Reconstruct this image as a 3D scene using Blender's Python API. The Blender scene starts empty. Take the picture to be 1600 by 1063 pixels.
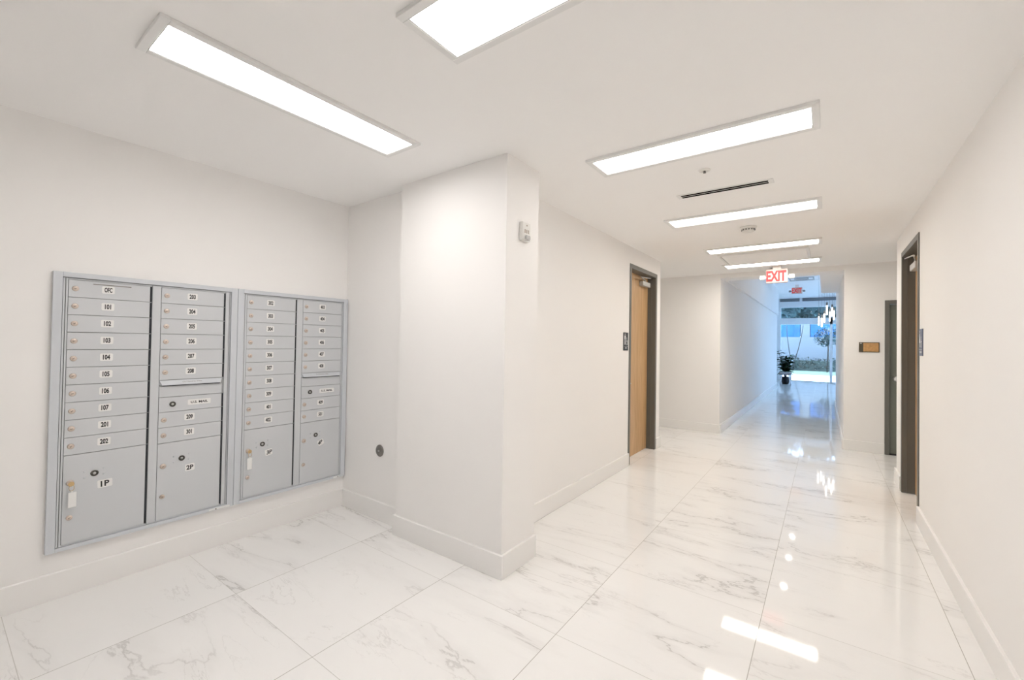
import bpy, bmesh, math, random
from math import sin, cos, pi, radians
from mathutils import Vector, Matrix

random.seed(7)
scene = bpy.context.scene
COL = scene.collection

# ------------------------------------------------------------------ camera
F_PX, CX, CY = 669.24, 808.49, 525.24
YAW, PITCH, ROLL, CAM_Z = -0.6228, 0.0144, 0.0156, 1.395
cyw, syw = cos(YAW), sin(YAW)
cp, sp = cos(PITCH), sin(PITCH)
cr, sr = cos(ROLL), sin(ROLL)
R_ = Vector((cyw*cr - syw*sp*sr, -syw*cr - cyw*sp*sr, cp*sr))
U_ = Vector((-cyw*sr - syw*sp*cr, syw*sr - cyw*sp*cr, cp*cr))
F_ = Vector((syw*cp, cyw*cp, sp))
cam_data = bpy.data.cameras.new('camera')
cam = bpy.data.objects.new('camera', cam_data)
COL.objects.link(cam)
m = Matrix((R_, U_, -F_)).transposed().to_4x4()
m.translation = Vector((0, 0, CAM_Z))
cam.matrix_world = m
cam_data.sensor_fit = 'HORIZONTAL'
cam_data.sensor_width = 36
cam_data.lens = F_PX/1600*36
cam_data.shift_x = (800-CX)/1600
cam_data.shift_y = (CY-531.5)/1600
cam_data.clip_start = 0.02
cam_data.clip_end = 200
scene.camera = cam

# ------------------------------------------------------------------ world, sun, exposure
world = bpy.data.worlds.new('sky')
scene.world = world
world.use_nodes = True
wn = world.node_tree
bg = wn.nodes['Background']
bg.inputs['Color'].default_value = (0.58, 0.76, 1.0, 1)
bg.inputs['Strength'].default_value = 5.4
sun_d = bpy.data.lights.new('sun', 'SUN')
sun_d.energy = 2.0
sun_d.angle = radians(1.0)
sun_d.color = (1.0, 0.96, 0.9)
sun = bpy.data.objects.new('sun', sun_d)
sun.rotation_euler = (radians(38), 0, radians(215))
COL.objects.link(sun)
vs = scene.view_settings
vs.view_transform = 'Standard'
vs.look = 'None'
vs.gamma = 1
vs.use_curve_mapping = False
vs.exposure = 1.12
scene.cycles.max_bounces = 14
scene.cycles.diffuse_bounces = 9
scene.cycles.glossy_bounces = 4
PANEL_E = 1.0          # ceiling panel emission scale
NEAR_C = (1.0, 0.965, 0.94)
FAR_C = (1.0, 0.945, 0.86)

# ------------------------------------------------------------------ plan (metres)
CEIL = 2.527
XM, YC, YF, XA, XB, YR = -3.309, 2.110, 2.023, -2.506, -1.546, 2.371
XL, YL, YE = -1.837, 5.90, 7.392
OX1, OX2, OZ = -1.352, 0.212, 2.457
XR, YRE = 0.614, 5.99
YB = -2.6
YE2 = 7.74
LOB_Y, LOB_Z, LOB_X = 20.5, 3.33, 4.6
BH, BT = 0.139, 0.018

# ------------------------------------------------------------------ materials
MATS = {}
def mat(name, color, rough=0.5, metal=0.0, spec=0.5, emit=None, estr=0.0, bump=0.0, bscale=200.0, coat=0.0, var=0.0, vscale=3.0):
    if name in MATS: return MATS[name]
    M = bpy.data.materials.new(name); M.use_nodes = True
    nt = M.node_tree; b = nt.nodes['Principled BSDF']
    b.inputs['Base Color'].default_value = (*color, 1)
    b.inputs['Roughness'].default_value = rough
    b.inputs['Metallic'].default_value = metal
    b.inputs['Specular IOR Level'].default_value = spec
    b.inputs['Coat Weight'].default_value = coat
    if emit:
        b.inputs['Emission Color'].default_value = (*emit, 1)
        b.inputs['Emission Strength'].default_value = estr
    tc = nt.nodes.new('ShaderNodeTexCoord')
    if var:
        n = nt.nodes.new('ShaderNodeTexNoise'); n.inputs['Scale'].default_value = vscale
        n.inputs['Detail'].default_value = 4
        nt.links.new(tc.outputs['Object'], n.inputs['Vector'])
        r = nt.nodes.new('ShaderNodeMapRange')
        r.inputs['From Min'].default_value = .3; r.inputs['From Max'].default_value = .7
        r.inputs['To Min'].default_value = 1-var; r.inputs['To Max'].default_value = 1+var
        nt.links.new(n.outputs['Fac'], r.inputs['Value'])
        v = nt.nodes.new('ShaderNodeVectorMath'); v.operation = 'SCALE'
        v.inputs[0].default_value = color
        nt.links.new(r.outputs['Result'], v.inputs['Scale'])
        nt.links.new(v.outputs['Vector'], b.inputs['Base Color'])
    if bump:
        n = nt.nodes.new('ShaderNodeTexNoise'); n.inputs['Scale'].default_value = bscale
        n.inputs['Detail'].default_value = 3
        nt.links.new(tc.outputs['Object'], n.inputs['Vector'])
        bp_ = nt.nodes.new('ShaderNodeBump'); bp_.inputs['Strength'].default_value = bump
        bp_.inputs['Distance'].default_value = 0.002
        nt.links.new(n.outputs['Fac'], bp_.inputs['Height'])
        nt.links.new(bp_.outputs['Normal'], b.inputs['Normal'])
    MATS[name] = M
    return M

paint = mat('wall_paint', (0.93, 0.918, 0.905), 0.75, spec=.3, bump=.06, bscale=350, var=.006, vscale=1.5)
ceil_paint = mat('ceiling_paint', (0.95, 0.943, 0.935), 0.85, spec=.2)
base_paint = mat('baseboard_paint', (0.93, 0.92, 0.905), 0.4, spec=.4)
fix_white = mat('fixture_white', (0.83, 0.83, 0.82), 0.5)
plastic_white = mat('white_plastic', (0.82, 0.81, 0.78), 0.4)
alu = mat('mailbox_aluminium', (0.64, 0.66, 0.685), 0.42, metal=.0, bump=.04, bscale=900)
alu_frame = mat('mailbox_trim', (0.64, 0.67, 0.71), 0.38, metal=.0)
alu_back = mat('mailbox_back', (0.40, 0.41, 0.42), 0.5, metal=.2)
dark_gap = mat('dark_gap', (0.03, 0.032, 0.04), 0.7)
lock_m = mat('lock_metal', (0.70, 0.60, 0.53), 0.35, metal=.55)
lock_dark = mat('lock_slot', (0.16, 0.13, 0.11), 0.5, metal=.3)
brass = mat('brass', (0.62, 0.45, 0.24), 0.35, metal=.8)
label_white = mat('label_white', (0.88, 0.88, 0.87), 0.5)
ink = mat('label_ink', (0.015, 0.015, 0.017), 0.5)
eye_m = mat('eye_metal', (0.10, 0.095, 0.085), 0.4, metal=.5)
steel = mat('steel', (0.62, 0.62, 0.62), 0.28, metal=.9)
steel_dark = mat('steel_dark', (0.25, 0.235, 0.22), 0.35, metal=.8)
closer_m = mat('closer_silver', (0.60, 0.60, 0.58), 0.4, metal=.4)
frame_grey = mat('door_frame_grey', (0.155, 0.150, 0.135), 0.42)
door_grey = mat('door_grey', (0.20, 0.215, 0.185), 0.42)
sign_black = mat('sign_black', (0.012, 0.012, 0.013), 0.4)
sign_blue = mat('sign_blue', (0.13, 0.15, 0.22), 0.4)
sign_white = mat('sign_white', (0.85, 0.86, 0.86), 0.5)
plaque_dark = mat('plaque_dark', (0.09, 0.075, 0.05), 0.5)
plaque_cork = mat('plaque_cork', (0.56, 0.32, 0.13), 0.7, var=.12, vscale=40)
exit_body = mat('exit_housing', (0.40, 0.36, 0.33), 0.4, emit=(1.0, 0.45, 0.38), estr=0.07)
exit_red = mat('exit_letters', (0.55, 0.015, 0.02), 0.5, emit=(0.9, 0.03, 0.03), estr=0.14)
vent_dark = mat('vent_dark', (0.008, 0.008, 0.008), 0.9, spec=0.0)
leaf_m = mat('leaf_green', (0.012, 0.06, 0.022), 0.3, var=.3, vscale=8)
stem_m = mat('stem_brown', (0.03, 0.025, 0.02), 0.8)
pot_m = mat('pot_black', (0.012, 0.014, 0.02), 0.35)
soil_m = mat('soil', (0.03, 0.02, 0.015), 0.9)
cushion_m = mat('cushion_grey', (0.40, 0.38, 0.40), 0.85, bump=.4, bscale=120)
cushion_side = mat('cushion_side', (0.13, 0.12, 0.14), 0.8)
chrome = mat('chrome', (0.75, 0.75, 0.76), 0.15, metal=1)
alum_win = mat('window_aluminium', (0.86, 0.88, 0.90), 0.4)
tube_m = mat('glowing_glass', (0.9, 0.9, 0.9), 0.2, emit=(1.0, 0.98, 0.95), estr=2.2)
pave_m = mat('pavement', (0.55, 0.55, 0.54), 0.8, var=.05, vscale=1)
grass_m = mat('grass', (0.115, 0.135, 0.075), 0.9, var=.25, vscale=14)
hedge_m = mat('hedge_leaf', (0.05, 0.06, 0.045), 0.8, var=.35, vscale=6)
tree_m = mat('tree_leaf', (0.028, 0.06, 0.055), 0.7, var=.5, vscale=4)
gwall_m = mat('boundary_wall', (0.155, 0.152, 0.15), 0.8, var=.05, vscale=.7)
bscreen_m = mat('blue_screen', (0.012, 0.085, 0.21), 0.6, var=.25, vscale=2.5)

def wood_mat():
    M = bpy.data.materials.new('maple_wood'); M.use_nodes = True
    nt = M.node_tree; b = nt.nodes['Principled BSDF']
    tc = nt.nodes.new('ShaderNodeTexCoord')
    mp = nt.nodes.new('ShaderNodeMapping'); mp.inputs['Scale'].default_value = (9, 9, 0.9)
    n = nt.nodes.new('ShaderNodeTexNoise'); n.inputs['Scale'].default_value = 3; n.inputs['Detail'].default_value = 6
    n.inputs['Distortion'].default_value = .6
    cr_ = nt.nodes.new('ShaderNodeValToRGB')
    cr_.color_ramp.elements[0].position = .3; cr_.color_ramp.elements[0].color = (0.50, 0.30, 0.135, 1)
    cr_.color_ramp.elements[1].position = .7; cr_.color_ramp.elements[1].color = (0.64, 0.42, 0.215, 1)
    nt.links.new(tc.outputs['Object'], mp.inputs['Vector']); nt.links.new(mp.outputs['Vector'], n.inputs['Vector'])
    nt.links.new(n.outputs['Fac'], cr_.inputs['Fac']); nt.links.new(cr_.outputs['Color'], b.inputs['Base Color'])
    b.inputs['Roughness'].default_value = .4
    return M
maple = wood_mat()

def panel_mat(name, color, e):
    M = bpy.data.materials.new(name); M.use_nodes = True
    b = M.node_tree.nodes['Principled BSDF']
    b.inputs['Base Color'].default_value = (.85, .85, .85, 1)
    b.inputs['Emission Color'].default_value = (*color, 1)
    b.inputs['Emission Strength'].default_value = e
    return M
def glow(k, c, e): return panel_mat('panel_glow_'+k, c, PANEL_E*e)
down_m = panel_mat('downlight_glow', (1, .97, .93), 26)

def glass_mat():
    M = bpy.data.materials.new('window_glass'); M.use_nodes = True
    nt = M.node_tree; nt.nodes.clear()
    out = nt.nodes.new('ShaderNodeOutputMaterial'); mix = nt.nodes.new('ShaderNodeMixShader')
    tr = nt.nodes.new('ShaderNodeBsdfTransparent'); tr.inputs['Color'].default_value = (0.80, 0.90, 0.99, 1)
    gl = nt.nodes.new('ShaderNodeBsdfGlossy'); gl.inputs['Roughness'].default_value = 0.02
    fr = nt.nodes.new('ShaderNodeFresnel'); fr.inputs['IOR'].default_value = 1.5
    nt.links.new(fr.outputs['Fac'], mix.inputs['Fac'])
    nt.links.new(tr.outputs['BSDF'], mix.inputs[1]); nt.links.new(gl.outputs['BSDF'], mix.inputs[2])
    nt.links.new(mix.outputs['Shader'], out.inputs['Surface'])
    return M
glass = glass_mat()

def marble_mat():
    M = bpy.data.materials.new('marble_tile'); M.use_nodes = True
    nt = M.node_tree; L = nt.links.new; N = nt.nodes.new
    b = nt.nodes['Principled BSDF']
    def math_(op, a=None, b_=None, clamp=False):
        n = N('ShaderNodeMath'); n.operation = op; n.use_clamp = clamp
        for i, v in enumerate((a, b_)):
            if v is None: continue
            if isinstance(v, (int, float)): n.inputs[i].default_value = v
            else: L(v, n.inputs[i])
        return n.outputs[0]
    def mr(v, a, b_, c=0., d=1., smooth=True):
        n = N('ShaderNodeMapRange'); n.interpolation_type = 'SMOOTHSTEP' if smooth else 'LINEAR'
        L(v, n.inputs['Value'])
        n.inputs['From Min'].default_value = a; n.inputs['From Max'].default_value = b_
        n.inputs['To Min'].default_value = c; n.inputs['To Max'].default_value = d
        return n.outputs['Result']
    tc = N('ShaderNodeTexCoord'); sx = N('ShaderNodeSeparateXYZ'); L(tc.outputs['Object'], sx.inputs[0])
    TX, TY, OX, OY = 0.78, 0.77, -0.26, 1.80
    u = math_('DIVIDE', math_('SUBTRACT', sx.outputs[0], OX), TX)
    v = math_('DIVIDE', math_('SUBTRACT', sx.outputs[1], OY), TY)
    iu, iv = math_('FLOOR', u), math_('FLOOR', v)
    fu, fv = math_('FRACT', u), math_('FRACT', v)
    du = math_('MULTIPLY', math_('MINIMUM', fu, math_('SUBTRACT', 1., fu)), TX)
    dv = math_('MULTIPLY', math_('MINIMUM', fv, math_('SUBTRACT', 1., fv)), TY)
    joint = math_('MAXIMUM', math_('MULTIPLY', mr(du, 0.0009, 0.0020, 1, 0), .85), math_('MULTIPLY', mr(dv, 0.0007, 0.0016, 1, 0), .6))
    cb = N('ShaderNodeCombineXYZ'); L(iu, cb.inputs[0]); L(iv, cb.inputs[1])
    wn_ = N('ShaderNodeTexWhiteNoise'); wn_.noise_dimensions = '2D'; L(cb.outputs[0], wn_.inputs['Vector'])
    off = N('ShaderNodeVectorMath'); off.operation = 'SCALE'; off.inputs['Scale'].default_value = 23.
    L(wn_.outputs['Color'], off.inputs[0])
    add = N('ShaderNodeVectorMath'); add.operation = 'ADD'
    L(tc.outputs['Object'], add.inputs[0]); L(off.outputs[0], add.inputs[1])
    rot = N('ShaderNodeMapping'); rot.inputs['Rotation'].default_value = (0, 0, radians(24)); rot.inputs['Scale'].default_value = (0.55, 1.9, 1)
    L(add.outputs[0], rot.inputs['Vector'])
    def noise(scale, detail, dist, rough=.55, vec=None):
        n = N('ShaderNodeTexNoise'); n.inputs['Scale'].default_value = scale; n.inputs['Detail'].default_value = detail
        n.inputs['Distortion'].default_value = dist; n.inputs['Roughness'].default_value = rough
        L(vec or rot.outputs[0], n.inputs['Vector']); return n.outputs['Fac']
    n1 = noise(1.0, 8, .35, .60)
    v1 = mr(math_('ABSOLUTE', math_('SUBTRACT', n1, .5)), 0., .008, 1, 0)
    n1b = mr(math_('ABSOLUTE', math_('SUBTRACT', n1, .5)), 0., .07, 1, 0)
    m1 = mr(noise(1.5, 3, 0), .38, .62)
    n2 = noise(1.9, 8, .5, .62)
    v2 = mr(math_('ABSOLUTE', math_('SUBTRACT', n2, .47)), 0., .006, 1, 0)
    m2 = mr(noise(2.2, 2, .2), .44, .66)
    cloud = mr(noise(.9, 4, .3), .4, .75)
    vein = math_('ADD', math_('MULTIPLY', math_('MULTIPLY', v1, m1), .36), math_('MULTIPLY', math_('MULTIPLY', v2, m2), .22))
    vein = math_('ADD', vein, math_('MULTIPLY', math_('MULTIPLY', n1b, m1), .10))
    vein = math_('ADD', vein, math_('MULTIPLY', cloud, .02), True)
    mixc = N('ShaderNodeMix'); mixc.data_type = 'RGBA'
    L(vein, mixc.inputs['Factor'])
    mixc.inputs['A'].default_value = (0.92, 0.912, 0.90, 1); mixc.inputs['B'].default_value = (0.34, 0.32, 0.30, 1)
    mixj = N('ShaderNodeMix'); mixj.data_type = 'RGBA'
    L(joint, mixj.inputs['Factor']); L(mixc.outputs['Result'], mixj.inputs['A'])
    mixj.inputs['B'].default_value = (0.33, 0.31, 0.27, 1)
    L(mixj.outputs['Result'], b.inputs['Base Color'])
    L(mr(joint, 0, 1, .045, .6), b.inputs['Roughness'])
    b.inputs['Specular IOR Level'].default_value = .32
    # very slight waviness of the polished tiles
    wv = N('ShaderNodeTexNoise'); wv.inputs['Scale'].default_value = 5; L(add.outputs[0], wv.inputs['Vector'])
    bp_ = N('ShaderNodeBump'); bp_.inputs['Strength'].default_value = .035; bp_.inputs['Distance'].default_value = .004
    h = math_('SUBTRACT', wv.outputs['Fac'], math_('MULTIPLY', joint, .5))
    L(h, bp_.inputs['Height']); L(bp_.outputs['Normal'], b.inputs['Normal'])
    return M
marble = marble_mat()

# ------------------------------------------------------------------ mesh helpers
def box(bm, x0, x1, y0, y1, z0, z1, bev=0.0, mi=0, seg=2):
    vs_ = [bm.verts.new((x, y, z)) for x in (x0, x1) for y in (y0, y1) for z in (z0, z1)]
    idx = [(0,1,3,2),(4,6,7,5),(0,4,5,1),(2,3,7,6),(0,2,6,4),(1,5,7,3)]
    fs = [bm.faces.new([vs_[i] for i in f]) for f in idx]
    for f in fs: f.material_index = mi
    if bev > 0:
        es = list({e for f in fs for e in f.edges})
        r = bmesh.ops.bevel(bm, geom=es, offset=bev, segments=seg, profile=.5, affect='EDGES')
        for f in r['faces']: f.material_index = mi
    return fs

def cyl(bm, c, r, depth, axis='Z', seg=24, r2=None, mi=0, cap=True, smooth=True, bev=0):
    """cylinder centred on c along the axis"""
    r2 = r if r2 is None else r2
    A = {'X': Matrix.Rotation(pi/2, 4, 'Y'), 'Y': Matrix.Rotation(-pi/2, 4, 'X'), 'Z': Matrix.Identity(4)}[axis] if isinstance(axis, str) else axis
    res = bmesh.ops.create_cone(bm, cap_ends=cap, segments=seg, radius1=r, radius2=r2, depth=depth, matrix=Matrix.Translation(c) @ A)
    fs = {f for v in res['verts'] for f in v.link_faces}
    for f in fs:
        f.material_index = mi
        if len(f.verts) == 4 and smooth: f.smooth = True
    return fs

def tube(bm, pts, r, seg=8, mi=0):
    pts = [Vector(p) for p in pts]
    rings = []
    for i, p in enumerate(pts):
        t = (pts[min(i+1, len(pts)-1)] - pts[max(i-1, 0)]).normalized()
        up = Vector((0, 0, 1)) if abs(t.z) < .9 else Vector((1, 0, 0))
        a = t.cross(up).normalized(); b = t.cross(a)
        rr = r[i] if isinstance(r, (list, tuple)) else r
        rings.append([bm.verts.new(p + a*rr*cos(2*pi*k/seg) + b*rr*sin(2*pi*k/seg)) for k in range(seg)])
    for i in range(len(rings)-1):
        for k in range(seg):
            f = bm.faces.new((rings[i][k], rings[i][(k+1) % seg], rings[i+1][(k+1) % seg], rings[i+1][k]))
            f.smooth = True; f.material_index = mi
    for rg in (rings[0], rings[-1]):
        f = bm.faces.new(rg); f.material_index = mi

def lathe(bm, prof, c=(0, 0, 0), axis='Z', seg=32, mi=0):
    """prof: list of (radius, height)"""
    c = Vector(c); rings = []
    for r, h in prof:
        ring = []
        for k in range(seg):
            a = 2*pi*k/seg
            p = (r*cos(a), r*sin(a), h)
            if axis == 'X': p = (h, r*cos(a), r*sin(a))
            if axis == '-X': p = (-h, r*cos(a), r*sin(a))
            if axis == '-Y': p = (r*cos(a), -h, r*sin(a))
            ring.append(bm.verts.new(c + Vector(p)))
        rings.append(ring)
    for i in range(len(rings)-1):
        for k in range(seg):
            f = bm.faces.new((rings[i][k], rings[i][(k+1) % seg], rings[i+1][(k+1) % seg], rings[i+1][k]))
            f.smooth = True; f.material_index = mi
    for rg in (rings[0], rings[-1]):
        f = bm.faces.new(rg); f.material_index = mi

def finish(name, bm, mats, parent=None, loc=None):
    bmesh.ops.recalc_face_normals(bm, faces=bm.faces[:])
    me = bpy.data.meshes.new(name)
    if loc is not None:
        bmesh.ops.translate(bm, verts=bm.verts[:], vec=-Vector(loc))
    bm.to_mesh(me); bm.free()
    if not isinstance(mats, (list, tuple)): mats = [mats]
    for mm in mats: me.materials.append(mm)
    o = bpy.data.objects.new(name, me); COL.objects.link(o)
    if loc is not None: o.location = loc
    if parent is not None:
        o.parent = parent
        # geometry is authored in world space; parents are unrotated empties or meshes at an offset
        w = Vector(world_loc(parent))
        o.location = Vector(o.location) - w
    return o

def world_loc(o):
    l = Vector(o.location)
    while o.parent is not None:
        o = o.parent; l += Vector(o.location)
    return l

def thing(name, label, cat, loc, group=None):
    o = bpy.data.objects.new(name, None); COL.objects.link(o)
    o.location = loc; o.empty_display_size = .1
    o['label'] = label; o['category'] = cat
    if group: o['group'] = group
    return o

def tag(o, label, cat, group=None):
    o['label'] = label; o['category'] = cat
    if group: o['group'] = group
    return o

def struct(name, bm, mats, label=None):
    o = finish(name, bm, mats); o['kind'] = 'structure'
    if label: o['label'] = label
    return o

def sempty(name, loc, label):
    o = bpy.data.objects.new(name, None); COL.objects.link(o); o.location = loc
    o['kind'] = 'structure'; o['label'] = label
    return o

def B(*a, **k):
    bm = bmesh.new(); box(bm, *a, **k); return bm

_tc = {}
def text_tris(s, size, sx=1.0, bold=0.0, shear=0.0):
    """2D triangles of a text, centred on the origin"""
    key = (s, size, sx, bold, shear)
    if key in _tc: return _tc[key]
    cu = bpy.data.curves.new('txt', 'FONT'); cu.body = s; cu.size = size; cu.offset = bold; cu.shear = shear
    cu.align_x = 'CENTER'; cu.align_y = 'CENTER'; cu.resolution_u = 3
    o = bpy.data.objects.new('txt', cu); COL.objects.link(o)
    dg = bpy.context.evaluated_depsgraph_get(); dg.update()
    me = bpy.data.meshes.new_from_object(o.evaluated_get(dg))
    V = [(v.co.x, v.co.y) for v in me.vertices]
    Fc = [tuple(p.vertices) for p in me.polygons]
    bpy.data.objects.remove(o); bpy.data.curves.remove(cu); bpy.data.meshes.remove(me)
    cx_ = (min(v[0] for v in V)+max(v[0] for v in V))/2; cy_ = (min(v[1] for v in V)+max(v[1] for v in V))/2
    V = [((x-cx_)*sx, y-cy_) for x, y in V]
    _tc[key] = (V, Fc)
    return _tc[key]

def add_text(bm, s, size, origin, right, up, sx=1.0, bold=0.0, mi=1, rot=0.0, shear=0.0):
    V, Fc = text_tris(s, size, sx, bold, shear)
    o = Vector(origin); r = Vector(right); u = Vector(up)
    if rot:
        r, u = r*cos(rot)+u*sin(rot), u*cos(rot)-r*sin(rot)
    vv = [bm.verts.new(o + r*x + u*y) for x, y in V]
    for f in Fc:
        try:
            ff = bm.faces.new([vv[i] for i in f]); ff.material_index = mi
        except ValueError: pass

def add_poly(bm, pts, origin, right, up, mi=1):
    o = Vector(origin); r = Vector(right); u = Vector(up)
    f = bm.faces.new([bm.verts.new(o + r*x + u*y) for x, y in pts]); f.material_index = mi

# ------------------------------------------------------------------ setting
struct('floor', B(-4.6, 4.8, YB-.15, LOB_Y+.2, -.12, 0), marble)
struct('ceiling', B(-4.6, 3.2, YB-.15, YE, CEIL, CEIL+.12), ceil_paint)
struct('wall_left', B(XM-.15, XM, YB, YC+.15, 0, CEIL), paint)
struct('wall_back', B(XM-.15, XR+.16, YB-.15, YB, 0, CEIL), paint)
struct('wall_niche', B(XM, XA, YC, YC+.15, 0, CEIL), paint)
struct('wall_column', B(XA, XB, YF, YR, 0, CEIL), paint)
# corridor left wall with door opening
D1 = (4.765, 5.745, 2.329)
bm = bmesh.new()
box(bm, XL-.16, XL, YR, D1[0]+.03, 0, CEIL); box(bm, XL-.16, XL, D1[1]-.03, YL, 0, CEIL)
box(bm, XL-.16, XL, D1[0]+.03, D1[1]-.03, D1[2]-.03, CEIL)
struct('wall_corridor_left', bm, paint)
D2 = (4.655, 5.613, 2.330)
bm = bmesh.new()
box(bm, XR, XR+.16, YB, D2[0]+.03, 0, CEIL); box(bm, XR, XR+.16, D2[1]-.03, YRE, 0, CEIL)
box(bm, XR, XR+.16, D2[0]+.03, D2[1]-.03, D2[2]-.03, CEIL)
struct('wall_right', bm, paint)
struct('wall_side_passage_left', B(-4.45, XL-.16, YL-.15, YL, 0, CEIL), paint)
struct('wall_side_passage_end', B(-4.6, -4.45, YL-.15, YE, 0, CEIL), paint)
struct('wall_side_passage_right', B(XR+.16, 3.05, YRE-.15, YRE, 0, CEIL), paint)
struct('wall_side_passage_far', B(3.05, 3.2, YRE-.15, YE, 0, CEIL), paint)
# end wall with opening and grey door opening
D3 = (0.638, 1.60, 2.02)
bm = bmesh.new()
box(bm, -4.6, OX1, YE, YE2, 0, LOB_Z+.1)
box(bm, OX1, OX2, YE, YE2, OZ, LOB_Z+.1)
box(bm, OX2, D3[0]+.03, YE, YE2, 0, LOB_Z+.1)
box(bm, D3[0]+.03, D3[1]-.03, YE, YE2, D3[2]-.03, LOB_Z+.1)
box(bm, D3[1]-.03, 3.2, YE, YE2, 0, LOB_Z+.1)
struct('wall_end', bm, paint)
# far corridor
LW_END, RW_END = 17.3, 12.8
bm = bmesh.new()
box(bm, OX1-.25, OX1, YE2, LW_END, 0, LOB_Z)
box(bm, OX1, OX1+.04, YE2, LW_END, 2.47, LOB_Z)
struct('wall_far_left', bm, paint)
struct('wall_far_left_return', B(OX1-.40, OX1-.25, LW_END, LOB_Y, 0, LOB_Z), paint)
struct('wall_far_right', B(OX2, OX2+.16, YE2, RW_END, 0, LOB_Z), paint)
struct('wall_lobby_right', B(LOB_X, LOB_X+.15, RW_END-.15, LOB_Y+.2, 0, LOB_Z), paint)
struct('wall_lobby_back', B(OX2+.16, LOB_X, RW_END-.15, RW_END, 0, LOB_Z), paint)
struct('ceiling_lobby', B(-1.9, LOB_X+.15, YE2, LOB_Y+.2, LOB_Z, LOB_Z+.12), ceil_paint)
struct('ceiling_soffit', B(-.065, OX2, YE2, 10.4, OZ, LOB_Z), ceil_paint)

# baseboards
def bb(name, runs):
    bm = bmesh.new()
    for x0, x1, y0, y1 in runs:
        box(bm, x0, x1, y0, y1, 0, BH, bev=.002, seg=1)
        
    struct('baseboard_'+name, bm, base_paint)
bb('left', [(XM, XM+BT, YB, YC)])
bb('niche', [(XM+BT, XA, YC-BT, YC)])
bb('column', [(XA-BT, XB+BT, YF-BT, YF), (XB, XB+BT, YF, YR), (XA-BT, XA, YF, YC)])
bb('corridor_left', [(XL, XL+BT, YR, D1[0]), (XL, XL+BT, D1[1], YL+BT), (-4.45, XL, YL, YL+BT)])
bb('right', [(XR-BT, XR, YB, D2[0]), (XR-BT, XR, D2[1], YRE+BT), (XR, 3.05, YRE, YRE+BT)])
bb('end', [(-4.45, OX1, YE-BT, YE), (OX2, D3[0], YE-BT, YE)])
bb('far_left', [(OX1, OX1+BT, YE2-.33, LW_END)])
bb('far_right', [(OX2-BT, OX2, YE2-.33, RW_END)])
bb('back', [(XM+BT, XR-BT, YB, YB+BT)])

# ------------------------------------------------------------------ doors
def jamb(bm, axis, p, s, a0, a1, h, w=.05, depth=.125):
    """Steel frame. axis 'Y': wall plane x = p, room on side s (+1 room at larger x); opening a0..a1 outer."""
    def bx(n0, n1, t0, t1, z0, z1):
        lo, hi = sorted((n0, n1))
        if axis == 'Y': box(bm, lo, hi, t0, t1, z0, z1, bev=.0015, seg=1)
        else: box(bm, t0, t1, lo, hi, z0, z1, bev=.0015, seg=1)
    f = p + s*.008; k = p - s*depth
    bx(f, k, a0, a0+w, 0, h); bx(f, k, a1-w, a1, 0, h); bx(f, k, a0+w, a1-w, h-w, h)
    # stop moulding behind the rabbet
    st0, st1 = p - s*.075, p - s*.125
    return

# left maple door
d = sempty('door_1', (XL, 5.25, 0), 'maple restroom door with a grey steel frame in the corridor left wall')
bm = bmesh.new(); jamb(bm, 'Y', XL, 1, *D1)
box(bm, XL-.062, XL-.050, D1[1]-.058, D1[1]-.048, 0, D1[2]-.05)
finish('door_frame', bm, frame_grey, d)
bm = B(XL-.147, XL-.103, D1[0]+.053, D1[1]-.053, .008, D1[2]-.053, bev=.001)
finish('door_leaf', bm, maple, d)
bm = bmesh.new()
lathe(bm, [(.024, 0), (.024, .008), (.010, .010), (.010, .05)], (XL-.103, D1[0]+.11, .92), 'X')
tube(bm, [(XL-.056, D1[0]+.10, .92), (XL-.056, D1[0]+.16, .92), (XL-.062, D1[0]+.225, .918), (XL-.085, D1[0]+.235, .917)], .009)
finish('door_handle', bm, steel, d)
def closer(parent, x_face, s, y0, y1, z, ytip, yfix, zfix, mt, x_fix):
    """x_face leaf face, s room direction"""
    bm = bmesh.new()
    lo, hi = sorted((x_face, x_face+s*.055))
    box(bm, lo, hi, y0, y1, z-.03, z+.03, bev=.006)
    o = finish('door_closer', bm, mt, parent)
    bm = bmesh.new()
    xm_ = x_face+s*.03
    cyl(bm, (xm_, (y0+y1)/2, z+.04), .012, .03, 'Z', 16)
    tube(bm, [(xm_, (y0+y1)/2, z+.052), (xm_+s*.05, ytip, z+.052)], .007)
    tube(bm, [(xm_+s*.05, ytip, z+.056), (x_fix, yfix, zfix)], .006)
    finish('closer_arm', bm, mt, o)
closer(d, XL-.103, 1, 5.36, 5.64, 2.175, 5.22, 5.60, 2.262, closer_m, XL-.035)

# right maple door
d = sempty('door_2', (XR, 5.13, 0), 'maple door deep in a dark frame in the right wall')
bm = bmesh.new(); jamb(bm, 'Y', XR, -1, *D2)
box(bm, XR+.030, XR+.036, D2[1]-.056, D2[1]-.048, 0, D2[2]-.05)
finish('door_frame', bm, frame_grey, d)
bm = B(XR+.090, XR+.134, D2[0]+.053, D2[1]-.053, .008, D2[2]-.053, bev=.001)
finish('door_leaf', bm, maple, d)
bm = bmesh.new()
lathe(bm, [(.024, 0), (.024, .008), (.010, .010), (.010, .05)], (XR+.090, D2[0]+.11, .92), '-X')
tube(bm, [(XR+.042, D2[0]+.10, .92), (XR+.042, D2[0]+.16, .92), (XR+.048, D2[0]+.225, .918)], .009)
finish('door_handle', bm, steel, d)
closer(d, XR+.090, -1, 5.17, 5.45, 2.150, 5.02, 5.54, 2.262, closer_m, XR+.012)

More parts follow.
